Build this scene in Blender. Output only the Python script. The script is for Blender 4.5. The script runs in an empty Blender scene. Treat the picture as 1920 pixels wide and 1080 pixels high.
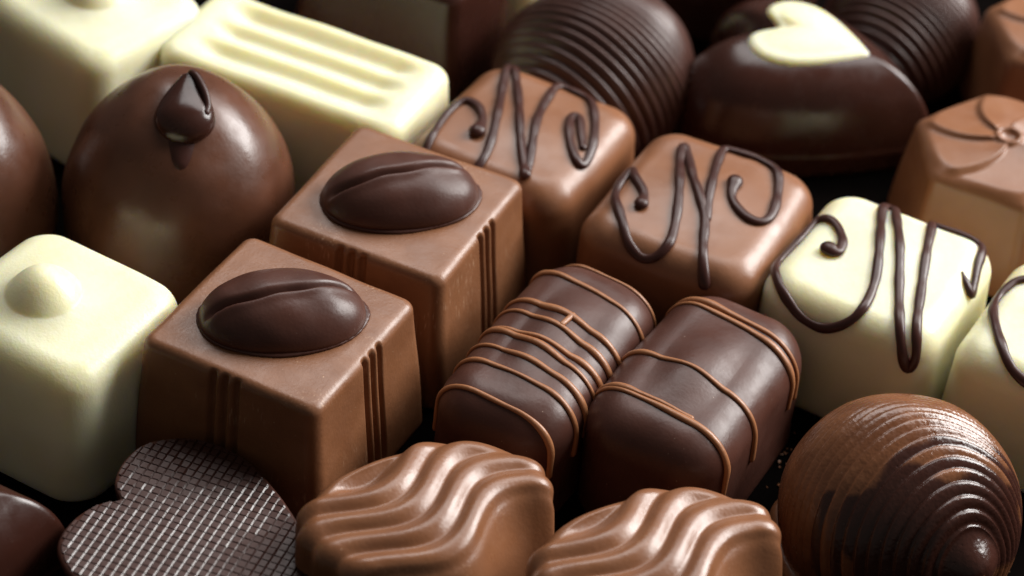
import bpy, bmesh, math, random
import numpy as np
from mathutils import Vector, Matrix
from mathutils.bvhtree import BVHTree

random.seed(4)
MM = 0.001
sc = bpy.context.scene
col = sc.collection
R = math.radians

# ------------------------------------------------------------------ camera
D, EL, ZC, ROLL = 370.0, R(40), 18.0, R(5)
cam_d = bpy.data.cameras.new('camera')
cam = bpy.data.objects.new('camera', cam_d)
col.objects.link(cam)
cam.location = (0, -D*math.cos(EL)*MM, (ZC + D*math.sin(EL))*MM)
cam.rotation_euler = (Matrix.Rotation(R(90)-EL, 3, 'X') @ Matrix.Rotation(ROLL, 3, 'Z')).to_euler()
cam_d.sensor_width = 36
cam_d.lens = 97.1
cam_d.clip_start = 0.01
cam_d.clip_end = 20
cam_d.dof.use_dof = True
cam_d.dof.focus_distance = 0.356
cam_d.dof.aperture_fstop = 19
cam_d.dof.aperture_blades = 0
sc.camera = cam

# ------------------------------------------------------------------ light
w = bpy.data.worlds.new('World'); sc.world = w
w.use_nodes = True
bg = w.node_tree.nodes['Background']
bg.inputs[0].default_value = (1.0, 0.95, 0.88, 1)
bg.inputs[1].default_value = 0.09

def softbox(name, direction, dist, sx, sy, power, color):
    l = bpy.data.lights.new(name, 'AREA'); l.shape = 'RECTANGLE'
    l.size = sx; l.size_y = sy; l.energy = power; l.color = color
    o = bpy.data.objects.new(name, l); col.objects.link(o)
    d = Vector(direction).normalized()
    o.location = d*dist
    o.rotation_euler = d.to_track_quat('Z', 'Y').to_euler()
    return o
softbox('key_softbox', (0.76, 0.42, 0.56), 0.62, 0.36, 0.30, 7.0, (1.0, 0.985, 0.96))
softbox('back_softbox', (0.12, 0.58, 0.80), 0.70, 0.60, 0.34, 3.4, (1.0, 0.985, 0.97))

vs = sc.view_settings
vs.view_transform = 'Standard'; vs.look = 'None'; vs.exposure = 0; vs.gamma = 1
vs.use_curve_mapping = False
sc.cycles.use_denoising = True
sc.cycles.max_bounces = 4

# ------------------------------------------------------------------ materials
class NT:
    def __init__(s, name):
        s.m = bpy.data.materials.new(name); s.m.use_nodes = True
        s.t = s.m.node_tree; s.n = s.t.nodes; s.p = s.n['Principled BSDF']
        tc = s.n.new('ShaderNodeTexCoord'); oi = s.n.new('ShaderNodeObjectInfo')
        sc_ = s.n.new('ShaderNodeVectorMath'); sc_.operation = 'SCALE'; sc_.inputs['Scale'].default_value = 1000
        s.l(tc.outputs['Object'], sc_.inputs[0])
        rn = s.n.new('ShaderNodeMath'); rn.operation = 'MULTIPLY'; rn.inputs[1].default_value = 317
        s.l(oi.outputs['Random'], rn.inputs[0])
        ad = s.n.new('ShaderNodeVectorMath'); ad.operation = 'ADD'
        s.l(sc_.outputs[0], ad.inputs[0]); s.l(rn.outputs[0], ad.inputs[1])
        s.co = ad.outputs[0]; s.obj_mm = sc_.outputs[0]
    def l(s, a, b): s.t.links.new(a, b)
    def noise(s, scale, detail=3, rough=0.5, vec=None):
        n = s.n.new('ShaderNodeTexNoise'); n.inputs['Scale'].default_value = scale
        n.inputs['Detail'].default_value = detail; n.inputs['Roughness'].default_value = rough
        s.l(vec or s.co, n.inputs['Vector']); return n.outputs['Fac']
    def stretch(s, v):
        m = s.n.new('ShaderNodeVectorMath'); m.operation = 'MULTIPLY'; m.inputs[1].default_value = v
        s.l(s.co, m.inputs[0]); return m.outputs[0]
    def ramp(s, f, a, b, lo=0.0, hi=1.0):
        r = s.n.new('ShaderNodeMapRange'); r.interpolation_type = 'SMOOTHSTEP'
        r.inputs['From Min'].default_value = a; r.inputs['From Max'].default_value = b
        r.inputs['To Min'].default_value = lo; r.inputs['To Max'].default_value = hi
        s.l(f, r.inputs['Value']); return r.outputs['Result']
    def mul(s, a, b, op='MULTIPLY'):
        m = s.n.new('ShaderNodeMath'); m.operation = op
        for i, x in enumerate((a, b)):
            if isinstance(x, (int, float)): m.inputs[i].default_value = x
            else: s.l(x, m.inputs[i])
        return m.outputs[0]
    def mix(s, f, a, b):
        m = s.n.new('ShaderNodeMix'); m.data_type = 'RGBA'
        if isinstance(f, (int, float)): m.inputs['Factor'].default_value = f
        else: s.l(f, m.inputs['Factor'])
        for k, x in ((6, a), (7, b)):
            if isinstance(x, tuple): m.inputs[k].default_value = (*x, 1)
            else: s.l(x, m.inputs[k])
        return m.outputs[2]
    def specks(s, scale, size, density):
        v = s.n.new('ShaderNodeTexVoronoi'); v.inputs['Scale'].default_value = scale
        s.l(s.co, v.inputs['Vector'])
        d = s.ramp(v.outputs['Distance'], size, size*0.45)
        sep = s.n.new('ShaderNodeSeparateColor'); s.l(v.outputs['Color'], sep.inputs[0])
        g = s.ramp(sep.outputs[0], 1-density, 1-density+0.01)
        k = s.ramp(sep.outputs[1], 0, 1, 0.25, 1.0)
        return s.mul(s.mul(d, g), k)

def choc(name, base, dark, rough, sss, sssr, spec_col, speck=0.5, bump=0.05, scr=0.0, coat=0.0, spec=0.5, bumps=2.2, pits=0.0):
    s = NT(name)
    n1 = s.noise(0.16, 4, 0.48)
    c = s.mix(s.ramp(n1, 0.3, 0.72), base, dark)
    if speck:
        sp = s.mul(s.specks(0.95, 0.12, 0.16), 1.0, 'MULTIPLY')
        sp2 = s.specks(2.3, 0.13, 0.10)
        clus = s.ramp(s.noise(0.12, 2), 0.36, 0.60)
        sp = s.mul(s.mul(s.mul(sp, sp2, 'MAXIMUM'), clus), speck)
        c = s.mix(sp, c, spec_col)
    if scr:
        st = s.noise(1.0, 2, 0.6, s.stretch((3.2, 3.2, 0.35)))
        msk = s.ramp(s.noise(0.13, 3), 0.5, 0.68)
        c = s.mix(s.mul(s.mul(s.ramp(st, 0.56, 0.72), msk), scr), c, spec_col)
    s.l(c, s.p.inputs['Base Color'])
    r = s.mul(s.ramp(s.noise(0.35, 4, 0.5), 0.3, 0.7, -0.05, 0.06), rough, 'ADD')
    s.l(r, s.p.inputs['Roughness'])
    s.p.inputs['Specular IOR Level'].default_value = spec
    s.p.inputs['IOR'].default_value = 1.5
    s.p.inputs['Subsurface Weight'].default_value = sss
    s.p.inputs['Subsurface Radius'].default_value = sssr
    s.p.inputs['Subsurface Scale'].default_value = 0.001
    s.p.inputs['Coat Weight'].default_value = coat
    s.p.inputs['Coat Roughness'].default_value = 0.18
    h = s.mul(s.noise(bumps, 3, 0.5), s.mul(s.noise(0.5, 2), 1.6), 'ADD')
    if speck: h = s.mul(h, s.mul(sp, 2.0), 'ADD')
    if pits: h = s.mul(h, s.mul(s.specks(1.1, 0.14, pits), -4.0), 'ADD')
    b = s.n.new('ShaderNodeBump'); b.inputs['Strength'].default_value = bump
    b.inputs['Distance'].default_value = 0.0004
    s.l(h, b.inputs['Height']); s.l(b.outputs[0], s.p.inputs['Normal'])
    return s.m

PALE = (0.62, 0.40, 0.26)
MILK = choc('milk_chocolate', (0.235, 0.097, 0.043), (0.19, 0.075, 0.032), 0.40, 0.0, (1.6, 0.6, 0.25), PALE, 0.9, 0.10, 0.55)
MILKSOFT = choc('milk_chocolate_enrobed', (0.24, 0.101, 0.047), (0.21, 0.084, 0.038), 0.35, 0.0, (1.6, 0.6, 0.25), PALE, 0.35, 0.06)
MILKGLOSS = choc('milk_chocolate_glossy', (0.225, 0.092, 0.041), (0.19, 0.074, 0.032), 0.32, 0.0, (1.6, 0.6, 0.25), PALE, 0.6, 0.08, 0.25)
CARAMEL = choc('milk_chocolate_drizzle', (0.33, 0.135, 0.055), (0.28, 0.11, 0.044), 0.40, 0.0, (1.6, 0.6, 0.25), PALE, 0.0, 0.10)
DOME = choc('dark_milk_chocolate', (0.110, 0.041, 0.022), (0.080, 0.029, 0.015), 0.31, 0.0, (1.2, 0.4, 0.2), PALE, 0.10, 0.05)
DARK = choc('dark_chocolate', (0.078, 0.029, 0.020), (0.062, 0.023, 0.016), 0.38, 0.0, (0.8, 0.3, 0.2), (0.45, 0.33, 0.26), 0.5, 0.06, 0.0, pits=0.05, spec=0.32)
DARKGLOSS = choc('dark_chocolate_glossy', (0.046, 0.015, 0.010), (0.036, 0.012, 0.008), 0.24, 0.0, (0.8, 0.3, 0.2), (0.4, 0.3, 0.25), 0.15, 0.04, spec=0.42)
DARKLINE = choc('dark_chocolate_piping', (0.052, 0.018, 0.013), (0.040, 0.013, 0.010), 0.33, 0.0, (0.8, 0.3, 0.2), (0.4, 0.3, 0.25), 0.0, 0.04, spec=0.32)
DARKSHELL = choc('dark_chocolate_ribbed', (0.066, 0.028, 0.021), (0.052, 0.021, 0.016), 0.34, 0.0, (0.8, 0.3, 0.2), (0.4, 0.3, 0.25), 0.1, 0.05, spec=0.4)
DARKPAD = choc('dark_chocolate_waffle', (0.060, 0.024, 0.018), (0.050, 0.019, 0.014), 0.42, 0.0, (0.8, 0.3, 0.2), (0.4, 0.3, 0.25), 0.0, 0.05, spec=0.22)
WHITE = choc('white_chocolate', (0.80, 0.77, 0.54), (0.78, 0.74, 0.49), 0.36, 1.0, (3.0, 2.3, 0.9), (0.9, 0.85, 0.7), 0.0, 0.10, bumps=1.6)
WHITELEMON = choc('white_chocolate_moulded', (0.83, 0.81, 0.57), (0.81, 0.78, 0.52), 0.38, 1.0, (3.0, 2.4, 0.9), (0.9, 0.85, 0.7), 0.0, 0.13, bumps=2.6, pits=0.03)

def tray_material():
    s = NT('black_tray')
    c = s.mix(s.ramp(s.noise(0.05, 4), 0.3, 0.7), (0.002, 0.0016, 0.0015), (0.004, 0.003, 0.0028))
    sp = s.specks(0.7, 0.14, 0.07)
    c = s.mix(s.mul(sp, 0.5), c, (0.30, 0.18, 0.10))
    s.l(c, s.p.inputs['Base Color'])
    s.p.inputs['Roughness'].default_value = 0.6
    s.p.inputs['Specular IOR Level'].default_value = 0.0
    return s.m
TRAY = tray_material()

def shell_material():
    # milk base with a brushed dark patch of latitude (attribute 'dark' painted as flat colour of the thing itself)
    s = NT('marbled_shell_chocolate')
    a = s.n.new('ShaderNodeAttribute'); a.attribute_name = 'dark'
    n = s.noise(0.75, 5, 0.7)
    f = s.ramp(s.mul(a.outputs['Fac'], s.mul(n, 0.7), 'ADD'), 0.60, 1.15)
    milk = s.mix(s.ramp(s.noise(0.2, 4), 0.3, 0.7), (0.20, 0.080, 0.036), (0.13, 0.048, 0.021))
    c = s.mix(f, milk, (0.046, 0.016, 0.011))
    sp = s.mul(s.mul(s.specks(1.6, 0.15, 0.25), s.ramp(s.noise(0.15, 2), 0.5, 0.62)), 0.5)
    c = s.mix(sp, c, PALE)
    s.l(c, s.p.inputs['Base Color'])
    s.l(s.ramp(s.noise(0.6, 4, 0.7), 0.3, 0.7, 0.14, 0.28), s.p.inputs['Roughness'])
    b = s.n.new('ShaderNodeBump'); b.inputs['Strength'].default_value = 0.22; b.inputs['Distance'].default_value = 0.0004
    pit = s.mul(s.specks(1.2, 0.25, 0.35), s.ramp(s.noise(0.18, 2), 0.48, 0.60))
    s.l(s.mul(s.noise(1.6, 4, 0.5), s.mul(pit, 1.5), 'SUBTRACT'), b.inputs['Height']); s.l(b.outputs[0], s.p.inputs['Normal'])
    s.p.inputs['Subsurface Weight'].default_value = 0.0
    s.p.inputs['Subsurface Radius'].default_value = (1.2, 0.4, 0.2); s.p.inputs['Subsurface Scale'].default_value = 0.001
    return s.m
SHELL = shell_material()

# ------------------------------------------------------------------ mesh helpers (mm in, metres out)
def mesh_obj(name, V, F, mat, parent=None, smooth=True):
    me = bpy.data.meshes.new(name)
    me.from_pydata([tuple(v) for v in (np.asarray(V)*MM)], [], F)
    me.materials.append(mat)
    if smooth: me.shade_smooth()
    o = bpy.data.objects.new(name, me); col.objects.link(o)
    if parent: o.parent = parent
    return o

def tag(o, label, group=None, cat='chocolate'):
    o['label'] = label; o['category'] = cat
    if group: o['group'] = group
    return o

def place(o, x, y, rot=0.0, z=0.0):
    o.location = (x*MM, y*MM, z*MM); o.rotation_euler = (0, 0, R(rot)); return o

def thing(name, x, y, rot=0.0):
    o = bpy.data.objects.new(name, None); o.empty_display_size = 0.005
    col.objects.link(o); return place(o, x, y, rot)

def loft(rings):
    """rings: list of (n,3) arrays, closed round; first and last capped to a centre point"""
    n = len(rings[0]); V = np.concatenate(rings); F = []
    for i in range(len(rings)-1):
        a = i*n; b = a+n
        for j in range(n):
            k = (j+1) % n
            F.append((a+j, a+k, b+k, b+j))
    V = list(V)
    V.append(np.mean(rings[0], 0)); c0 = len(V)-1
    V.append(np.mean(rings[-1], 0)); c1 = len(V)-1
    L = (len(rings)-1)*n
    for j in range(n):
        k = (j+1) % n
        F.append((k, j, c0)); F.append((L+j, L+k, c1))
    return np.array(V), F

def smoothstep(a, b, x):
    t = np.clip((x-a)/(b-a), 0, 1); return t*t*(3-2*t)

def vnormals(V, F):
    N = np.zeros_like(V)
    Q = np.array([f if len(f) == 4 else (f[0], f[1], f[2], f[2]) for f in F])
    n = np.cross(V[Q[:, 2]]-V[Q[:, 0]], V[Q[:, 3]]-V[Q[:, 1]])
    tri = Q[:, 2] == Q[:, 3]
    n[tri] = np.cross(V[Q[tri, 1]]-V[Q[tri, 0]], V[Q[tri, 2]]-V[Q[tri, 0]])
    for k in range(4): np.add.at(N, Q[:, k], n)
    return N/np.maximum(np.linalg.norm(N, axis=1, keepdims=True), 1e-12)

def lump(V, seed, amp, wl):
    """slow hand-made unevenness: sum of a few random sine waves"""
    g = np.random.default_rng(seed); d = np.zeros(len(V))
    for k in range(7):
        q = g.normal(size=3); q /= np.linalg.norm(q)
        d += np.sin((V@q)*2*math.pi/(wl*g.uniform(0.6, 1.6))+g.uniform(0, 6.28))
    return d*amp/2.6

def rrect(a, b, r, ns, nc, pw=0.0):
    """rounded rectangle outline, counter-clockwise; pw bows the sides outward"""
    P = []
    for (cx, cy, a0, ex, ey) in ((a-r, -b+r, -90, 0, 1), (a-r, b-r, 0, -1, 0), (-a+r, b-r, 90, 0, -1), (-a+r, -b+r, 180, 1, 0)):
        for k in range(nc): 
            t = R(a0+90*k/nc); P.append((cx+r*math.cos(t), cy+r*math.sin(t)))
        t = R(a0+90); x0, y0 = cx+r*math.cos(t), cy+r*math.sin(t)
        L = 2*(b-r) if ex == 0 else 2*(a-r)
        for k in range(ns): P.append((x0+ex*L*k/ns, y0+ey*L*k/ns))
    P = np.array(P)
    if pw:
        P[:, 0] += np.sign(P[:, 0])*pw*np.clip(1-(P[:, 1]/b)**2, 0, 1)*np.abs(P[:, 0])/a
        P[:, 1] += np.sign(P[:, 1])*pw*np.clip(1-(P[:, 0]/a)**2, 0, 1)*np.abs(P[:, 1])/b
    return P

def moulded(outline, H, re, dome=0.0, rings=40, side=16, arc=10, base_r=0.6):
    """outline(t, d): closed outline at height fraction t, inset by d; flat base, sloping sides, rounded top edge, cap"""
    Rg = []
    z3 = lambda P, z: np.column_stack([P, np.full(len(P), z)])
    for s in (0.25, 0.6, 0.9): Rg.append(z3(outline(0, base_r)*s, 0))
    for k in range(5):
        t = R(-90+90*k/4); Rg.append(z3(outline(base_r/H, base_r*(1-math.cos(t))), base_r+base_r*math.sin(t)))
    for k in range(1, side):
        z = base_r+(H-re-base_r)*k/side; Rg.append(z3(outline(z/H, 0), z))
    for k in range(arc+1):
        t = R(90*k/arc); z = H-re+re*math.sin(t)
        Rg.append(z3(outline(z/H, re*(1-math.cos(t))), z))
    last = Rg[-1][:, :2]
    for k in range(1, rings): Rg.append(z3(last*(1-k/rings), H))
    V, F = loft(Rg)
    m = np.abs(last).max(0)
    X, Y = V[:, 0]/m[0], V[:, 1]/m[1]
    up = dome*np.clip(1-X*X, 0, 1)*np.clip(1-Y*Y, 0, 1)*(np.clip(1-0.5*(X*X+Y*Y), 0, 1))
    V[:, 2] += up*smoothstep(H-re, H-0.001, V[:, 2])
    return V, F

def rbox(ta, tb, tr, ba, bb, br, ns, nc, pw=0.0):
    """outline function of a tapering rounded box: top half sizes and corner radius, bottom half sizes and corner radius"""
    def f(t, d):
        a = ba+(ta-ba)*t-d; b = bb+(tb-bb)*t-d; r = max(br+(tr-br)*t-d*0.85, 0.35)
        return rrect(a, b, r, ns, nc, pw)
    return f

def tube(name, pts, rad, mat, parent, nseg=12, flat=1.0, up=None):
    """round-ended tube along a dense polyline (mm); rad scalar or per point; flattened along the up vectors"""
    P = np.asarray(pts, float); n = len(P)
    rad = np.full(n, rad) if np.isscalar(rad) else np.asarray(rad, float)
    T = np.gradient(P, axis=0); T /= np.maximum(np.linalg.norm(T, axis=1, keepdims=True), 1e-9)
    # round ends
    pre, post = [], []
    for k in range(4):
        t = R(90*k/4); pre.append((P[0]-T[0]*rad[0]*math.cos(t), max(rad[0]*math.sin(t), 0.02), 0))
        t2 = R(90*(4-k-1)/4); post.append((P[-1]+T[-1]*rad[-1]*math.cos(t2), max(rad[-1]*math.sin(t2), 0.02), n-1))
    seq = pre+[(P[i], rad[i], i) for i in range(n)]+post
    Rg = []
    for c, r, i in seq:
        u = np.array((0, 0, 1.0)) if up is None else up[i]
        u = u-T[i]*(u@T[i]); u /= max(np.linalg.norm(u), 1e-6); s = np.cross(T[i], u)
        a = np.linspace(0, 2*math.pi, nseg, endpoint=False)
        Rg.append(c+np.outer(np.cos(a)*r, s)+np.outer(np.sin(a)*r*flat, u))
    V, F = loft(Rg)
    return mesh_obj(name, V, F, mat, parent)

def catmull(P, per=8):
    P = np.asarray(P, float); P = np.vstack([2*P[0]-P[1], P, 2*P[-1]-P[-2]]); out = []
    for i in range(1, len(P)-2):
        p0, p1, p2, p3 = P[i-1:i+3]
        for k in range(per):
            t = k/per
            out.append(0.5*((2*p1)+(-p0+p2)*t+(2*p0-5*p1+4*p2-p3)*t*t+(-p0+3*p1-3*p2+p3)*t**3))
    out.append(P[-2]); return np.array(out)

def bvh_of(V, F): return BVHTree.FromPolygons([tuple(v) for v in V], F)

BODY = {}   # name -> (V, F, x, y, rot) for laying piping on a surface

# ------------------------------------------------------------------ setting
g = 600
tray = mesh_obj('tray_surface', [(-g, -g, 0), (g, -g, 0), (g, g, 0), (-g, g, 0)], [(0, 1, 2, 3)], TRAY, smooth=False)
tray['kind'] = 'structure'

# ------------------------------------------------------------------ coffee-bean squares
def bean_mesh(a=10.9, b=7.3, h=5.7, seed=1):
    nu, nv = 120, 72; V = []; 
    Rg = []
    for i in range(nv):
        s = 1-i/nv
        th = np.linspace(0, 2*math.pi, nu, endpoint=False)
        ce, se = np.cos(th), np.sin(th)
        x = a*s*np.sign(ce)*np.abs(ce)**0.93; y = b*s*np.sign(se)*np.abs(se)**0.93
        z = h*np.power(np.clip(1-s**2.3, 0, 1), 0.52)
        Rg.append(np.column_stack([x, y, np.full(nu, z)]))
    V, F = loft(Rg)
    V[-1] = (0, 0, h)
    V[-2] = (0, 0, 0)
    x, y = V[:, 0], V[:, 1]
    yc = -1.35+0.15*seed+(0.20-0.015*seed)*x+0.013*x*x+0.12*np.sin(x*0.9+seed*2)      # bowed seam
    dd = y-yc
    wgt = smoothstep(a*0.97, a*0.72, np.abs(x+0.2))
    near = np.exp(-(np.where(dd < 0.25, (dd-0.25)/0.32, (dd-0.25)/0.65))**2)
    V[:, 2] -= 1.6*near*wgt*(V[:, 2] > 0.05)
    V[:, 2] += 0.22*np.exp(-((dd+0.6)/0.7)**2)*wgt*(V[:, 2] > 0.05)
    V += np.column_stack([np.zeros(len(V)), np.zeros(len(V)), lump(V, 3+seed*7, 0.09, 6)*(V[:, 2] > 0.3)])
    return V, F

def bean_square(x, y, rot, label, bean_rot, seed):
    t = thing('coffee_bean_chocolate', x, y, rot)
    H = 21.5
    V, F = moulded(rbox(13.1, 12.9, 1.8, 14.9, 14.5, 2.3, 110, 10), H, 1.3, dome=0.25, side=26)
    N = vnormals(V, F); d = lump(V, seed, 0.06, 12)
    X, Y, Z = V.T
    def slots(u, c): return sum(np.exp(-np.abs((u-c-k*1.75)/0.48)**4) for k in (-1, 0, 1))
    zf = smoothstep(H+0.2, H-1.2, Z)*smoothstep(1.0, 2.5, Z)
    d -= 0.8*slots(X, -0.3)*zf*smoothstep(0.5, 0.8, -N[:, 1])
    d -= 0.7*slots(Y, 1.0)*zf*smoothstep(0.5, 0.8, N[:, 0])
    V = V+N*d[:, None]
    mesh_obj('body', V, F, MILK, t)
    bv, bf = bean_mesh(seed=seed)
    b = mesh_obj('coffee_bean', bv, bf, DARK, t)
    b.location = (0.2*MM, 0.1*MM, (H+0.05)*MM); b.rotation_euler = (0, 0, R(bean_rot))
    # thin squeezed-out lip round the bean
    th = np.linspace(0, 2*math.pi, 181)[:-1]
    g = np.random.default_rng(seed)
    wob = 1+0.012*np.sin(th*3+seed)+0.008*np.sin(th*7+1)+g.normal(size=180)*0.003
    Rg = []
    for (o, z) in ((-0.6, 0.0), (0.15, 0.0), (0.32, 0.22), (0.2, 0.42), (-0.25, 0.5), (-0.6, 0.3)):
        Rg.append(np.column_stack([(10.9*wob+o)*np.cos(th), (7.3*wob+o)*np.sin(th), np.full(180, z)]))
    n = 180; LV = np.concatenate(Rg); LF = []
    for i in range(6):
        for j in range(n):
            k = (j+1) % n; i2 = (i+1) % 6
            LF.append((i*n+j, i*n+k, i2*n+k, i2*n+j))
    lip = mesh_obj('lip', LV, LF, DARK, t); lip.location = b.location; lip.rotation_euler = b.rotation_euler
    return tag(t, label, 'milk chocolate squares topped with a coffee bean')

bean_square(-29.4, -14.4, -25, 'milk chocolate square with dark coffee bean on top, directly behind the waffle-patterned heart', 37, 1)
bean_square(-16.5, 12.5, -23, 'milk chocolate square with dark coffee bean on top, directly right of the pointed dome', 38, 2)

# ------------------------------------------------------------------ swirl-piped squares
def piped_square(name, x, y, rot, mat, a, b, H, seed, key):
    t = thing(name, x, y, rot)
    V, F = moulded(rbox(a, b, 4.6, a+0.9, b+1.2, 5.0, 60, 14, 0.3), H, 3.9, dome=0.7, side=14, arc=14)
    N = vnormals(V, F); V = V+N*lump(V, seed, 0.16, 16)[:, None]*smoothstep(0.2, 3, V[:, 2])[:, None]
    mesh_obj('body', V, F, mat, t)
    BODY[key] = (V, F, x, y, rot)
    return t
M1 = piped_square('swirl_chocolate', -0.2, 36.3, -26, MILKSOFT, 12.8, 13.2, 18.3, 11, 'M1')
M2 = piped_square('swirl_chocolate', 25.5, 22.8, -24, MILKSOFT, 12.9, 14.3, 18.3, 12, 'M2')
W1 = piped_square('swirl_chocolate', 50.4, 12.5, -27, WHITE, 12.5, 13.3, 18.3, 13, 'W1')
W2 = piped_square('swirl_chocolate', 76.0, 1.7, -27, WHITE, 12.5, 13.3, 18.3, 14, 'W2')
tag(M1, 'milk chocolate square with dark piped swirl, partly hidden behind the rear coffee bean square', 'swirl-piped chocolates')
tag(M2, 'milk chocolate square with dark piped swirl, next to the white swirl square', 'swirl-piped chocolates')
tag(W1, 'white chocolate square with whole dark piped swirl, behind the ribbed shell', 'swirl-piped chocolates')
tag(W2, 'white chocolate square with dark swirl, cut off by the right edge', 'swirl-piped chocolates')

# piped swirls: control points in mm on each top, snapped to the surface
PIPE = {
 'M1': [
  [(-4.6, -5.8, 18.5), (-5.3, -3.1, 18.6), (-7.1, -0.7, 18.5), (-9.1, 0.4, 18.2), (-10.4, -0.2, 18.1), (-10.8, -4.1, 17.9), (-9.8, -9.7, 18), (-9.1, -12.9, 16.5), (-7.7, -13.8, 13.8), (-5.1, -14, 12.8), (-2.2, -13.8, 15.2), (-0.9, -11.4, 17.9), (-1.8, -6.9, 18.5), (-4.3, -0.4, 18.7), (-8.1, 8.4, 18.3), (-9, 11.1, 18), (-8.1, 11.4, 17.9), (-3.4, 4.2, 18.6), (1.2, -3.6, 18.9), (5.8, -10.4, 18.3)],
  [(5.7, -9.4, 18.4), (3.9, -5.2, 18.7), (1.3, 1.2, 18.9), (-0.2, 7.3, 18.4), (-0.6, 12, 17.6), (1.8, 12.2, 17.4), (5, 10.6, 18.1), (8.2, 6.1, 18.4), (10.7, 0.5, 18.4), (11.4, -2.9, 18), (10.7, -3.8, 18.3), (8.1, -1.2, 18.7), (5.7, 2.7, 18.7), (4.9, 5.4, 18.5), (6, 5.4, 18.5), (7.8, 2.5, 18.6), (9.7, -0.5, 18.6)],
 ],
 'M2': [
  [(-6.6, -6.2, 18.4), (-7.4, -3.7, 18.5), (-10, -1, 18.3), (-11.4, 1, 17.9), (-11.5, -3, 17.9), (-10.4, -6.5, 17.9), (-7.3, -10.8, 18.1), (-5, -13.3, 17.1), (-2.6, -14.2, 16.3), (-0.7, -13.8, 16.9), (0.2, -11.6, 18.1), (-1.1, -6.6, 18.5), (-3.1, -1.3, 19), (-6.2, 5.9, 18.5), (-7.2, 9.4, 18.3), (-5.8, 7.7, 18.4), (-2.7, 2.6, 19), (0.1, -1.2, 19.1), (2.4, -4.7, 18.7), (4.3, -9.3, 18.4), (5.7, -12.3, 18), (7.1, -14.3, 16.1)],
  [(2.6, -4.5, 18.7), (0.9, 0.1, 19.1), (-0.9, 6.4, 18.8), (-1.9, 11.2, 18.4), (-1.3, 13.7, 17.3), (1, 14, 17), (3.7, 14.3, 16.5), (6.5, 11.5, 18.2), (8.5, 7.2, 18.2), (9.9, 1.9, 18.3), (9.5, -0.8, 18.4), (7.6, -1.3, 18.6), (5.1, 0, 18.8), (3.5, 1.9, 19), (2.8, 4.7, 18.9)],
 ],
 'W1': [
  [(-7, -2.8, 18.5), (-5.6, -2.8, 18.6), (-6.2, 0.1, 18.6), (-8.6, 3.2, 18.2), (-10.9, 4.1, 17.7), (-12, 2.8, 17.3), (-12.2, -2.2, 17.3), (-12.3, -7.2, 16.6), (-11, -10.6, 17.4), (-8.2, -13.1, 16.7), (-5.1, -13.9, 15.1), (-2, -13.9, 14.9), (0.6, -13.3, 16.4), (2, -11, 18), (1.3, -5.8, 18.5), (-0.7, -0.1, 19.1), (-4.2, 8.8, 18.2), (-4.8, 12.7, 17), (-3.5, 13, 16.7), (0.3, 4.5, 19.1), (4.1, -3.8, 18.4), (7.6, -11.2, 18), (9.7, -13.4, 14.7), (10.5, -13.1, 13.2), (11, -12.6, 14.8), (9.5, -10, 18.1), (7.2, -3.4, 18.2), (4.6, 4.2, 18.7), (3, 9.7, 18.4), (2.3, 13.3, 16.1), (3.7, 13.3, 16.1), (5.8, 13.5, 15.8), (7.7, 13.6, 15.6), (9.6, 12.2, 17), (11.1, 7.5, 17.7), (12, 4.4, 16.9), (12.5, 2.4, 16.3), (11.5, 2.8, 17.4), (10.2, 4.1, 18.1)],
 ],
 'W2': [
  [(-5.6, 1.1, 18.6), (-6.2, 4.1, 18.5), (-8.4, 6, 18.3), (-9.8, 5.4, 18.1), (-10.9, 4.1, 17.7), (-11.5, 0.4, 17.3), (-10.6, -3.4, 17.9), (-8.3, -7.7, 18.4), (-5.6, -11.2, 18.2), (-3.4, -12.6, 17.5), (-0.8, -13, 17.1), (1.4, -11.6, 18.1), (1.8, -7.1, 18.6), (0.3, -0.5, 19), (-2.4, 10.1, 18.3), (-2.8, 13, 16.9)],
 ],
}
def pipe(key, parent, rad, blobs):
    V, F = BODY[key][:2]; bv = bvh_of(V, F); g = np.random.default_rng(len(key)+int(rad*100))
    for st, (b0, b1) in zip(PIPE[key], blobs):
        st = [(p[0], p[1] if p[1] < 11.2 else 11.2+0.25*(p[1]-11.2), max(p[2], 17.0) if p[1] > 11.2 else p[2]) for p in st]
        P = catmull(st, 10); s = np.r_[0, np.cumsum(np.linalg.norm(np.diff(P, axis=0), axis=1))]
        u = np.linspace(0, s[-1], int(s[-1]/0.35)); P = np.column_stack([np.interp(u, s, P[:, i]) for i in range(3)])
        r = rad*(1+0.07*np.sin(u*0.9+g.uniform(0, 6))+0.02*np.sin(u*1.9+g.uniform(0, 6)))
        r *= 1+(b0-1)*np.exp(-(u/1.3)**2)+(b1-1)*np.exp(-((u[-1]-u)/1.3)**2)
        Q, U = [], []
        for p, rr in zip(P, r):
            c, n, _, _ = bv.find_nearest(Vector(p)); Q.append(c+n*rr*0.38); U.append(tuple(n))
        Q = np.array([tuple(q) for q in Q])
        for k in range(2): Q[1:-1] = (Q[:-2]+2*Q[1:-1]+Q[2:])/4
        U = np.array(U)
        for k in range(6): U[1:-1] = (U[:-2]+2*U[1:-1]+U[2:])/4
        tube('piped_swirl', Q, r, DARKLINE, parent, 14, 0.68, U)
pipe('M1', M1, 0.69, [(1.7, 1.35), (0.9, 0.9)])
pipe('M2', M2, 0.71, [(1.45, 1.3), (0.9, 1.6)])
pipe('W1', W1, 0.70, [(1.9, 0.3)])
pipe('W2', W2, 0.70, [(1.7, 0.9)])

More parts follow.
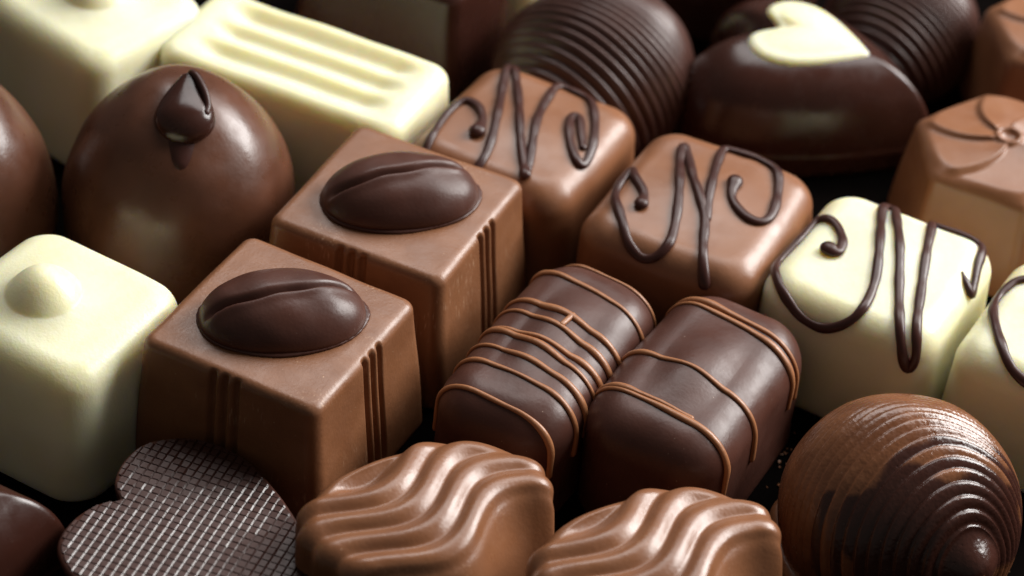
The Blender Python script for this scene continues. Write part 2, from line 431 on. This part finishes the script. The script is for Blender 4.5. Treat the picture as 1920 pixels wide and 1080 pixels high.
# ------------------------------------------------------------------ white squares with a button
def button_square(x, y, rot, label, seed, nub=(0, 0), half=(12.3, 11.8)):
    V, F = moulded(rbox(half[0], half[1], 4.4, half[0]+1.6, half[1]+1.6, 4.8, 60, 14, 0.4), 20.5, 3.4, dome=0.5, rings=60, side=14, arc=12)
    N = vnormals(V, F)
    V = V+N*lump(V, seed, 0.12, 15)[:, None]*smoothstep(0.2, 3, V[:, 2])[:, None]
    r = np.hypot(V[:, 0]-nub[0], V[:, 1]-nub[1])
    bump = 2.5*np.clip(1-(r/5.0)**2, 0, 1)**0.95+1.7*np.exp(-(r/5.8)**2.4)
    V[:, 2] += bump*(V[:, 2] > 15)
    o = mesh_obj('button_chocolate', V, F, WHITELEMON)
    return tag(place(o, x, y, rot), label, 'white squares with a raised button')
button_square(-58.7, -13.0, -29, 'white chocolate square with raised round button, at left edge beside front coffee bean square', 21, (-1.2, -1.2))
button_square(-65.6, 55.8, -38, 'white chocolate square with raised button, in the upper left corner', 22)

# ------------------------------------------------------------------ white grooved bar
def grooved_bar(x, y, rot):
    V, F = moulded(rbox(20.0, 9.7, 3.2, 21.2, 11.0, 3.6, 70, 12, 0.2), 18.5, 2.2, dome=0.3, rings=60, side=14, arc=12)
    N = vnormals(V, F); X, Y, Z = V.T
    d = np.zeros(len(V))
    for k in (5.3, 0.4, -4.5):
        d += np.exp(-np.abs((Y-k)/1.9)**2)*smoothstep(17.4, 11.5, X)*smoothstep(-17.6, -11.5, X)
    V[:, 2] -= 1.7*d*(Z > 14)
    V = V+N*lump(V, 5, 0.1, 16)[:, None]*smoothstep(0.2, 3, V[:, 2])[:, None]
    o = mesh_obj('grooved_chocolate', V, F, WHITELEMON)
    return tag(place(o, x, y, rot), 'long white chocolate bar with three grooves along its top')
grooved_bar(-33.4, 48.1, -23)

# ------------------------------------------------------------------ pointed domes
def revolve(prof, n=96, seed=None, amp=0):
    P = catmull(prof, 8); th = np.linspace(0, 2*math.pi, n, endpoint=False)
    Rg = [np.column_stack([max(r, 1e-3)*np.cos(th), max(r, 1e-3)*np.sin(th), np.full(n, z)]) for r, z in P]
    V, F = loft(Rg)
    if amp:
        N = vnormals(V, F); V = V+N*(lump(V, seed, amp, 14)*smoothstep(0.2, 3, V[:, 2]))[:, None]
    return V, F

def pointed_dome(x, y, rot, label, seed):
    t = thing('pointed_dome_chocolate', x, y, rot)
    V, F = revolve([(0.5, 0), (13.2, 0), (14.6, 0.8), (15.9, 4), (16.5, 9.5), (16.1, 15), (14.4, 20.4), (11.4, 25.2), (7.4, 28.9), (3.2, 30.7), (0.02, 31.2)], 120, seed, 0.18)
    mesh_obj('body', V, F, DOME, t)
    # teardrop lying against the near slope, its point at the apex
    Rg = []
    for k in range(41):
        q = -1+2*k/40; yy = 5.3*q
        wd = 4.2*math.sqrt(max(1-min(q+0.28, 0)**2/0.52, 0)) if q < -0.28 else 4.2*(1-((q+0.28)/1.28)**1.5*0.80)*math.sqrt(max(1-max(q-0.9, 0)/0.1, 0.0))
        wd = max(wd, 0.02); hh = 0.66*wd
        a_ = np.linspace(0, 2*math.pi, 48, endpoint=False)
        lift = 0.9*max(q, 0)**2
        Rg.append(np.column_stack([wd*np.cos(a_)+0.5*max(q, 0)**2, np.full(48, yy), hh*np.sin(a_)*np.where(np.sin(a_) > 0, 1.0, 0.5)+lift]))
    dv, df = loft(Rg); df = [f[::-1] for f in df]
    p = mesh_obj('tip', dv, df, DARKGLOSS, t); p.location = (1.2*MM, -4.2*MM, 30.0*MM); p.rotation_euler = (R(24), 0, R(0))
    pts = catmull([(0.7, 4.9, 1.3), (1.4, 4.2, 1.7), (2.1, 2.8, 1.9), (2.75, 1.2, 1.8), (3.05, -0.3, 1.6), (2.9, -1.4, 1.7)], 8)
    tube('curl', pts, np.linspace(0.62, 0.5, len(pts)), DARKLINE, p, 12)
    # short run of chocolate below the tip
    bv = bvh_of(V, F); G = []; nu, nv = 13, 15
    for i in range(nv):
        s = i/(nv-1); yy = -8.6-2.9*s; wd = 1.9*math.sqrt(max(1-s**5, 0))*(1-0.45*s)+0.02
        for j in range(nu):
            q = -1+2*j/(nu-1)
            hit = bv.ray_cast(Vector((q*wd+0.9, yy, 60)), Vector((0, 0, -1)))
            pz = hit[0]+hit[1]*(0.28*(1-q*q)*min(1, 5*(1-s))-0.03); G.append(tuple(pz))
    FF = [(i*nu+j, (i+1)*nu+j, (i+1)*nu+j+1, i*nu+j+1) for i in range(nv-1) for j in range(nu-1)]
    o = mesh_obj('drip', np.array(G), FF, DARKLINE, t)
    return tag(t, label, 'dark domes with a piped tip')
pointed_dome(-47.9, 21.4, 5, 'glossy brown dome with dark piped pointed tip, in front of the white bars', 31)
pointed_dome(-81.3, 16.9, 45, 'glossy brown dome cut off by the left edge, left of the dome with the tip', 32)

# ------------------------------------------------------------------ hearts
def heart_outline(L, W, n=200, notch=-0.54):
    half = [(notch, 0.0), (notch-0.14, 0.16), (-0.90, 0.44), (-0.84, 0.74), (-0.56, 0.97), (-0.16, 0.96), (0.25, 0.72), (0.64, 0.38), (0.93, 0.085), (1.0, 0.0)]
    P = catmull(half, 20)
    full = np.vstack([P, (P*[1, -1])[::-1][1:-1]])
    # resample evenly
    Q = np.vstack([full, full[:1]]); s = np.r_[0, np.cumsum(np.linalg.norm(np.diff(Q, axis=0), axis=1))]
    u = np.linspace(0, s[-1], n, endpoint=False)
    O = np.column_stack([np.interp(u, s, Q[:, 0]), np.interp(u, s, Q[:, 1])])
    for k in range(3): O = (O+np.roll(O, 1, 0)*0.5+np.roll(O, -1, 0)*0.5)/2
    O = O[::-1]
    O = O*[L/1.9, W/1.96]
    return O

def heart_loft(O, prof):
    Rg = [np.column_stack([O*s, np.full(len(O), z)]) for s, z in prof]
    return loft(Rg)

def inlay_heart(x, y, rot, label, seed):
    t = thing('inlay_heart_chocolate', x, y, rot)
    O = heart_outline(39.5, 32.5, 220)
    prof = [(0.3, 0), (0.9, 0), (0.955, 0.3), (0.97, 1.2), (0.985, 3.2), (0.995, 3.7), (0.998, 4.0), (0.992, 4.3), (0.985, 4.5)]
    for k in range(1, 34):
        a = R(90*k/34); prof.append((0.985*math.cos(a)**0.58, 4.5+13.0*math.sin(a)**1.0))
    V, F = heart_loft(O, prof)
    N = vnormals(V, F); V = V+N*(lump(V, seed, 0.12, 14)*smoothstep(0.2, 3, V[:, 2]))[:, None]
    mesh_obj('body', V, F, DARKGLOSS, t)
    O2 = heart_outline(18.2, 16.6, 140)
    pr = [(0.6, -1.0), (0.96, -0.9), (1.0, -0.2), (1.0, 0.25)]
    for k in range(1, 9): a = R(90*k/8); pr.append((1-0.22*(1-math.cos(a)), 0.25+0.95*math.sin(a)))
    for k in range(1, 12): pr.append((0.78*(1-k/12), 1.2+1.1*(1-(1-k/12)**2)))
    V2, F2 = heart_loft(O2, pr)
    i = mesh_obj('inlay', V2, F2, WHITE, t); i.location = (-0.6*MM, 0, 16.65*MM)
    return tag(t, label, 'dark hearts')
inlay_heart(42.8, 66.0, -20, 'glossy dark chocolate heart with white heart inlay on top', 41)
inlay_heart(-71.4, -48.4, 16, 'glossy dark chocolate piece at lower left corner, left of the waffle-patterned heart', 42)

def waffle_heart(x, y, rot):
    t = thing('waffle_heart_chocolate', x, y, rot)
    O = heart_outline(33.0, 29, 260, -0.70); H = 11.0
    prof = [(0.3, 0), (0.86, 0), (0.885, 0.4), (0.90, 2), (0.985, H-1.6), (1.0, H-0.7), (0.995, H-0.25), (0.98, H)]
    for k in range(1, 20): prof.append((0.98*(1-k/20), H))
    V, F = heart_loft(O, prof); mesh_obj('body', V, F, DARK, t)
    # raised pads, cut where the outline crosses them
    O = O*0.968; pitch = 1.16; ga = R(4); pads = []
    E = np.roll(O, -1, 0)-O
    def inside(p):
        c = False; n = len(O)
        x1, y1 = O[:, 0], O[:, 1]; x2, y2 = np.roll(x1, -1), np.roll(y1, -1)
        m = ((y1 > p[1]) != (y2 > p[1])) & (p[0] < (x2-x1)*(p[1]-y1)/(y2-y1+1e-12)+x1)
        return bool(m.sum() % 2)
    ca, sa = math.cos(ga), math.sin(ga); g = np.random.default_rng(9)
    for i in range(-21, 22):
        for j in range(-21, 22):
            cx, cy = (i+0.5)*pitch, (j+0.5)*pitch; c = np.array((cx*ca-cy*sa, cx*sa+cy*ca))
            h = pitch*0.5
            sq = [c+np.array((sx*h*ca-sy*h*sa, sx*h*sa+sy*h*ca)) for sx, sy in ((-1, -1), (1, -1), (1, 1), (-1, 1))]
            ins = [inside(p) for p in sq]
            if not any(ins): continue
            poly = sq
            if not all(ins):
                k = np.argmin(np.linalg.norm(O+E*0.5-c, axis=1)); nrm = np.array((E[k][1], -E[k][0])); nrm = nrm/np.linalg.norm(nrm)
                o0 = O[k]; out = []
                for a, b in zip(poly, poly[1:]+poly[:1]):
                    da, db = (a-o0)@nrm, (b-o0)@nrm
                    if da <= 0: out.append(a)
                    if da*db < 0: out.append(a+(b-a)*da/(da-db))
                poly = out
                if len(poly) < 3: continue
                A = 0.5*abs(sum(p[0]*q[1]-q[0]*p[1] for p, q in zip(poly, poly[1:]+poly[:1])))
                if A < 0.35: continue
            pads.append((poly, all(ins)))
    full_me = None; extra = []
    def frustum(poly, cen):
        P = [p-cen for p in poly]; n = len(P); V = []
        for sx, sy, z, q in ((0.985, 0.985, -0.02, 0), (0.74, 0.88, 0.18, -0.085), (0.70, 0.84, 0.21, -0.095)): V += [(p[0]*sx+q, p[1]*sy, z) for p in P]
        F = [tuple(range(2*n, 3*n))]
        for r in range(2):
            for k in range(n): F.append((r*n+k, r*n+(k+1) % n, (r+1)*n+(k+1) % n, (r+1)*n+k))
        return V, F
    def glint_flank(o):      # glint put into the material: glossier chocolate on the flank facing the key
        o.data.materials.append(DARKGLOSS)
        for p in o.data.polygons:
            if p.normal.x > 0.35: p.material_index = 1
    pads.sort(key=lambda q: -(np.mean(q[0], 0)@np.array((math.sin(R(rot)), math.cos(R(rot))))))
    cnt = 0
    for poly, full in pads:
        cen = np.mean(poly, 0)
        if cnt >= 300: extra.append((poly, cen)); continue
        if full and full_me: 
            o = bpy.data.objects.new('waffle_square', full_me); col.objects.link(o); o.parent = t
        else:
            v, f = frustum(poly, cen); o = mesh_obj('waffle_square', v, f, DARKPAD, t, smooth=False); glint_flank(o)
            if full: full_me = o.data
        o.location = (cen[0]*MM, cen[1]*MM, (H-0.01)*MM); o.rotation_euler = (R(g.normal()*1.5), R(g.normal()*1.5), R(g.normal()*2)); cnt += 1
    if extra:
        VV, FF = [], []
        for poly, cen in extra:
            v, f = frustum(poly, cen); b = len(VV)
            VV += [(a[0]+cen[0], a[1]+cen[1], a[2]+H-0.01) for a in v]; FF += [tuple(i+b for i in q) for q in f]
        o = mesh_obj('waffle_squares', VV, FF, DARKPAD, t, smooth=False); glint_flank(o); o['kind'] = 'stuff'
    return tag(t, 'dark chocolate heart with fine waffle pattern, at the lower left')
waffle_heart(-35.0, -43.8, -22)

# ------------------------------------------------------------------ dark bars with caramel lines
def striped_bar(x, y, rot, a, b, H, lines, label, seed):
    t = thing('striped_bar_chocolate', x, y, rot)
    V, F = moulded(rbox(a, b, 6.2, a, b+0.3, 6.2, 50, 16, 0.3), H, 5.4, dome=1.1, side=12, arc=18)
    N = vnormals(V, F); V = V+N*(lump(V, seed, 0.16, 15)*smoothstep(0.2, 3, V[:, 2]))[:, None]
    mesh_obj('body', V, F, DARK, t)
    bv = bvh_of(V, F); g = np.random.default_rng(seed)
    for (yl, yr, a0, a1, rad, *bow) in lines:
        bow = bow[0] if bow else 0.0
        c = Vector((0, (yl+yr)/2, H*0.42)); d = Vector((a*2, yr-yl, 0)).normalized()
        P, U = [], []
        for k in range(61):
            al = R(a0+(a1-a0)*k/60)
            o = c+Vector((0, bow*math.sin(math.pi*k/60), 0))
            h = bv.ray_cast(o, -d*math.cos(al)+Vector((0, 0, math.sin(al))))
            if h[0] is None: continue
            P.append(h[0]+h[1]*rad*0.25); U.append(tuple(h[1]))
        P = np.array([tuple(p) for p in P])
        rr = rad*(1+0.10*np.sin(np.arange(len(P))*0.31+g.uniform(0, 6))+0.03*np.sin(np.arange(len(P))*0.83+g.uniform(0, 6)))
        tube('drizzle_line', P, rr*(1+0.25*np.sin(np.arange(len(P))*0.11+g.uniform(0, 6))), CARAMEL, t, 10, 0.68, np.array(U))
    if len(lines) > 6:      # short stroke joining two lines
        P, U = [], []
        for k in range(7):
            h = bv.ray_cast(Vector((0.6+0.25*k/6, 1.7+2.5*k/6, 60)), Vector((0, 0, -1))); P.append(tuple(h[0]+h[1]*0.12)); U.append(tuple(h[1]))
        tube('drizzle_line', np.array(P), 0.42, CARAMEL, t, 10, 0.8, np.array(U))
    return tag(t, label, 'dark bars with milk chocolate drizzle')
striped_bar(5.7, -8.5, -26, 9.2, 17.6, 17.6,
    [(-14.2, -15.0, 2, 172, 0.43), (-8.6, -10.2, 5, 168, 0.43), (-5.2, -7.4, 5, 163, 0.43), (-1.9, -4.6, 5, 160, 0.41), (-1.7, -2.4, 20, 163, 0.41),
     (2.6, 0.2, 5, 160, 0.43), (5.2, 3.0, 5, 163, 0.44), (12.3, 9.6, 5, 168, 0.43), (16.2, 15.0, 20, 150, 0.4)],
    'dark chocolate bar with many thin milk chocolate lines, beside the coffee bean squares', 51)
striped_bar(25.3, -11.9, -26, 10.0, 16.4, 18.0,
    [(-9.5, -11.5, 5, 178, 0.43), (-8.9, -10.8, 20, 110, 0.40), (-1.4, -3.4, 5, 172, 0.44), (11.2, 8.2, 5, 172, 0.43), (12.2, 9.8, 5, 168, 0.44)],
    'dark chocolate bar with few milk chocolate lines, beside the ribbed shell', 52)

# ------------------------------------------------------------------ wavy milk chocolates
def wavy(x, y, rot, label, seed):
    ctl = np.array([(-15, -4), (-12.6, 2.3), (-7, 6.8), (-1, 9.6), (4.5, 10.9), (10.4, 9.6), (14.8, 7.4), (16.4, 2), (16.2, -4), (13.6, -9.5), (8, -13), (2, -14.8), (-4, -14.8), (-9, -13), (-13.6, -9)])[::-1]
    K = catmull(np.vstack([ctl[-2:], ctl, ctl[:2]]), 26)[52:-26-1]
    K = K[:len(ctl)*26]; K = K-K.mean(0)*0
    off = np.array((0.0, -1.9)); K = K-off
    V, F = moulded(lambda t, d: K*((1.05-0.04*t)-d/14.0), 16.6, 2.3, dome=1.2, rings=80, side=16, arc=20)
    N = vnormals(V, F); X, Y, Z = V.T
    n_ = len(K); sfr = np.clip(1-(np.arange(len(V))//n_-(3+5+15+20))/80, 0, 1)      # 1 at the rim of the cap, 0 at its middle
    wx, wy = X+off[0], Y+off[1]
    ta = R(39); tx, ty = math.cos(ta), math.sin(ta)
    tt = wx*tx+wy*ty; nn = wx*ty-wy*tx
    ph = nn+0.45*(seed-61)+(2.5-0.25*(seed-61))*np.sin(2*math.pi*(tt-2.5)/24)           # S-shaped ridges running across the corner
    wv = np.power(np.sin(math.pi*(ph+3.4)/4.1)**2+0.05, 0.5)-0.62
    zf = smoothstep(7.5, 13, Z)*(1-0.45*smoothstep(8, 14, tt))
    d = 1.0*wv*smoothstep(10.5, 8.4, ph)*smoothstep(-8.0, -7.0, ph)*zf
    d -= 0.5*smoothstep(-7.0, -8.0, ph)*zf
    d -= 2.0*smoothstep(-7.0, -9.6, ph)*(1-sfr**6)*(Z > 15)          # scooped hollow at the back corner
    drop = np.where(ph > 8.0, (ph-8.0)**2/(ph-8.0+1.2)*1.9, 0.0)          # flank falling away beyond the last ridge
    V = V+N*(d+lump(V, seed, 0.08, 10)*smoothstep(0.2, 3, Z))[:, None]
    V[:, 2] = np.maximum(V[:, 2], 0)*np.clip(1-drop/17, 0.15, 1)
    o = mesh_obj('wavy_chocolate', V, F, MILKGLOSS)
    return tag(place(o, x, y, rot), label, 'milk chocolates with a wavy top')
wavy(-8.6, -41.3, 5, 'milk chocolate with wavy ridged top, in front of the bar with many lines', 61)
wavy(20.0, -46.0, 5, 'milk chocolate with wavy ridged top, left of the ribbed shell', 62)

# ------------------------------------------------------------------ ribbed shells
def shell_mesh(seed, ribs=28, rad=(15.4, 15.4, 15.2), h0=7.3, el=13, asym=0.35, amp0=0.46):
    nt, npz = 330, 170; pole = np.array((math.cos(R(el)), 0, math.sin(R(el))))
    e1 = np.array((0, 1.0, 0)); e2 = np.cross(pole, e1)
    V = []; g = np.random.default_rng(seed); Rg = []
    ph = np.linspace(0, 2*math.pi, npz, endpoint=False); A = []
    for i in range(nt+1):
        th = math.pi*(0.004+0.992*i/nt)
        d = math.cos(th)*pole+math.sin(th)*(np.outer(np.cos(ph), e1)+np.outer(np.sin(ph), e2))
        r = 1/np.sqrt((d[:, 0]/rad[0])**2+(d[:, 1]/rad[1])**2+(d[:, 2]/rad[2])**2)
        tw = th*(1+asym*np.clip(np.cos(ph-0.1), 0, 1)**2)+0.05*np.sin(ph*2+1)*math.sin(th)
        q = tw/math.pi*ribs*(0.85+0.28*tw/math.pi)
        fr = q % 1.0; saw = np.where(fr < 0.82, np.sin(fr/0.82*math.pi/2)**1.1, np.cos((fr-0.82)/0.18*math.pi/2))
        amp = amp0*smoothstep(0.30, 0.42, tw)*(1-0.55*smoothstep(1.2, 2.4, tw))
        r = r+amp*saw
        um = 1.9*np.exp(-(th/0.21)**2.6); r = r+um
        lim = np.where(d[:, 2] < -1e-3, h0/np.maximum(-d[:, 2], 1e-3), 1e9)
        k = 8.0
        r = np.minimum(r, lim)
        Rg.append(d*r[:, None]+np.array((0, 0, h0)))
        rv = 0.22*np.random.default_rng(5).normal(size=200)[np.clip(q.astype(int), 0, 199)]*np.sin(ph*1.3+q.astype(int)*2.1)
        tm = rv+np.where(ph < 3.5, 0.92+0.55*np.exp(-((ph-2.75)/0.55)**2), 0.92+0.17-0.9*smoothstep(3.5, 4.3, ph)+0.73*smoothstep(5.2, 6.1, ph))
        low = smoothstep(3.6, 4.2, ph)*smoothstep(6.2, 5.6, ph)
        A.append(smoothstep(tm+0.12, tm-0.12, th+0.06*np.sin(ph*9))*(1-low*smoothstep(0.08, 0.16, th)))
    V, F = loft(Rg)
    a = np.concatenate(A+[[0, 0]])
    return V, F, a

def ribbed_shell(x, y, rot, mat, label, seed, rim=False, s=1.0):
    V, F, a = shell_mesh(seed) if rim else shell_mesh(seed, ribs=26, rad=(17.0, 14.8, 13.6), el=-16, asym=0.0, amp0=0.75)
    V = V*s
    N = vnormals(V, F); V = V+N*(lump(V, seed, 0.12, 9)*smoothstep(0.2, 3, V[:, 2]))[:, None]
    V[:, 2] = np.maximum(V[:, 2], 0)
    F = [f[::-1] for f in F]
    if rim:
        t = thing('ribbed_shell_chocolate', x, y, rot); o = mesh_obj('body', V, F, mat, t)
    else:
        t = o = place(mesh_obj('ribbed_shell_chocolate', V, F, mat), x, y, rot)
    at = o.data.attributes.new('dark', 'FLOAT', 'POINT'); at.data.foreach_set('value', a.astype(np.float32))
    if rim:
        th = np.linspace(0, 2*math.pi, 160, endpoint=False)
        wob = 15.9+0.5*np.sin(th*3+1)+0.35*np.sin(th*7)+0.2*np.sin(th*13+2)+2.2*np.exp(-((th-3.0)/0.16)**2)+1.3*np.exp(-((th-2.7)/0.1)**2)
        Rg = [np.column_stack([(wob-o2)*np.cos(th), (wob-o2)*np.sin(th), np.full(160, z)]) for o2, z in ((3, 0), (0.5, 0), (0.1, 0.5), (0, 1.4), (0.2, 2.3+0), (0.8, 2.8), (3, 3.0))]
        RV, RF = loft(Rg); mesh_obj('rim', RV, RF, MILKGLOSS, t)
    return tag(t, label, 'ribbed shell chocolates')
ribbed_shell(52.3, -25.5, -56, SHELL, 'ribbed shell of marbled milk and dark chocolate, at the lower right', 71, rim=True)
ribbed_shell(9.8, 65.4, -119, DARKSHELL, 'ribbed dark chocolate shell behind the rear milk swirl square', 72)
ribbed_shell(58.5, 86.2, -118, DARKSHELL, 'ribbed dark chocolate shell behind the heart with white inlay', 73, s=0.82)

# ------------------------------------------------------------------ pinwheel hexagons
def pinwheel(x, y, rot, label, seed):
    def hexo(Rr, r):
        P = []
        for k in range(6):
            a = R(60*k); c = np.array((math.cos(a), math.sin(a)))*(Rr-r/math.cos(R(30)))
            for j in range(10): b = a+R(-30+60*j/10); P.append(c+r*np.array((math.cos(b), math.sin(b))))
            b = a+R(30); p0 = c+r*np.array((math.cos(b), math.sin(b)))
            c2 = np.array((math.cos(a+R(60)), math.sin(a+R(60))))*(Rr-r/math.cos(R(30))); p1 = c2+r*np.array((math.cos(b), math.sin(b)))
            for j in range(34): P.append(p0+(p1-p0)*j/34)
        return np.array(P)
    V, F = moulded(lambda t, d: hexo(16.4-2.2*t-d*1.1547, max(2.6-0.6*t-d*0.8, 0.4)), 16.5, 1.8, dome=1.6, rings=70, side=12, arc=10)
    X, Y, Z = V.T; rho = np.hypot(X, Y); phi = np.arctan2(Y, X)
    q = (phi/(2*math.pi)*6+0.75*(rho/12)+0.11) % 1.0
    saw = np.where(q < 0.9, (q/0.9)**1.4, (1-q)/0.1)
    V[:, 2] += (Z > 12)*0.7*saw*smoothstep(1.6, 3.0, rho)*smoothstep(13.0, 11, rho)
    V[:, 2] += (Z > 12)*(0.7*np.exp(-((rho-1.7)/0.45)**2)-0.3*np.exp(-(rho/0.9)**2))
    N = vnormals(V, F); V = V+N*(lump(V, seed, 0.10, 12)*smoothstep(0.2, 3, V[:, 2]))[:, None]
    o = mesh_obj('pinwheel_chocolate', V, F, MILKSOFT)
    return tag(place(o, x, y, rot), label, 'milk chocolates with a pinwheel top')
pinwheel(70.4, 43.8, 37, 'milk chocolate with pinwheel relief, between the dark heart and white swirl squares', 81)
pinwheel(83.6, 76.0, 41, 'milk chocolate with pinwheel relief, in the upper right corner', 82)

# ------------------------------------------------------------------ pieces at the back
def plain_block(name, x, y, rot, a, b, H, mat, label, seed):
    V, F = moulded(rbox(a, b, 2.6, a+1.3, b+1.3, 3.0, 40, 12, 0.3), H, 2.2, dome=0.4, side=12, arc=10)
    N = vnormals(V, F); V = V+N*(lump(V, seed, 0.14, 14)*smoothstep(0.2, 3, V[:, 2]))[:, None]
    o = mesh_obj(name, V, F, mat)
    return tag(place(o, x, y, rot), label)
plain_block('dark_square_chocolate', -21.1, 77.4, -27, 14.0, 8.5, 20.5, DARKGLOSS, 'plain glossy dark chocolate block behind the grooved white bar', 91)
plain_block('white_square_chocolate', -5.0, 90.4, -24, 8, 7, 14, WHITE, 'white chocolate sliver seen between dark block and ribbed shell at top', 92)
plain_block('dark_square_chocolate', 30.1, 98.8, -18, 13, 10, 16, DARKGLOSS, 'dark chocolate block barely showing at top, between ribbed shell and inlay heart', 93)

# ------------------------------------------------------------------ crumbs in the dark gap between the bar and the ribbed shell
g = np.random.default_rng(12); CV, CF = [], []
for k in range(46):
    t = g.uniform(0, 1); r = g.uniform(0.10, 0.34)
    c = np.array((36.6+2.6*t+g.normal()*0.7, -31+30*t, r*0.7))
    P = g.normal(size=(8, 3)); P /= np.linalg.norm(P, axis=1, keepdims=True)
    bm = bmesh.new()
    for p in P: bm.verts.new(tuple(c+p*r*np.array((1, 1, 0.7))))
    bmesh.ops.convex_hull(bm, input=bm.verts); bm.verts.index_update()
    b = len(CV); CV += [tuple(v.co) for v in bm.verts]; CF += [tuple(b+v.index for v in f.verts) for f in bm.faces]; bm.free()
crumbs = mesh_obj('chocolate_crumbs', CV, CF, MILK, smooth=False)
crumbs['kind'] = 'stuff'; crumbs['label'] = 'fine chocolate crumbs scattered between the bar and ribbed shell'; crumbs['category'] = 'crumbs'
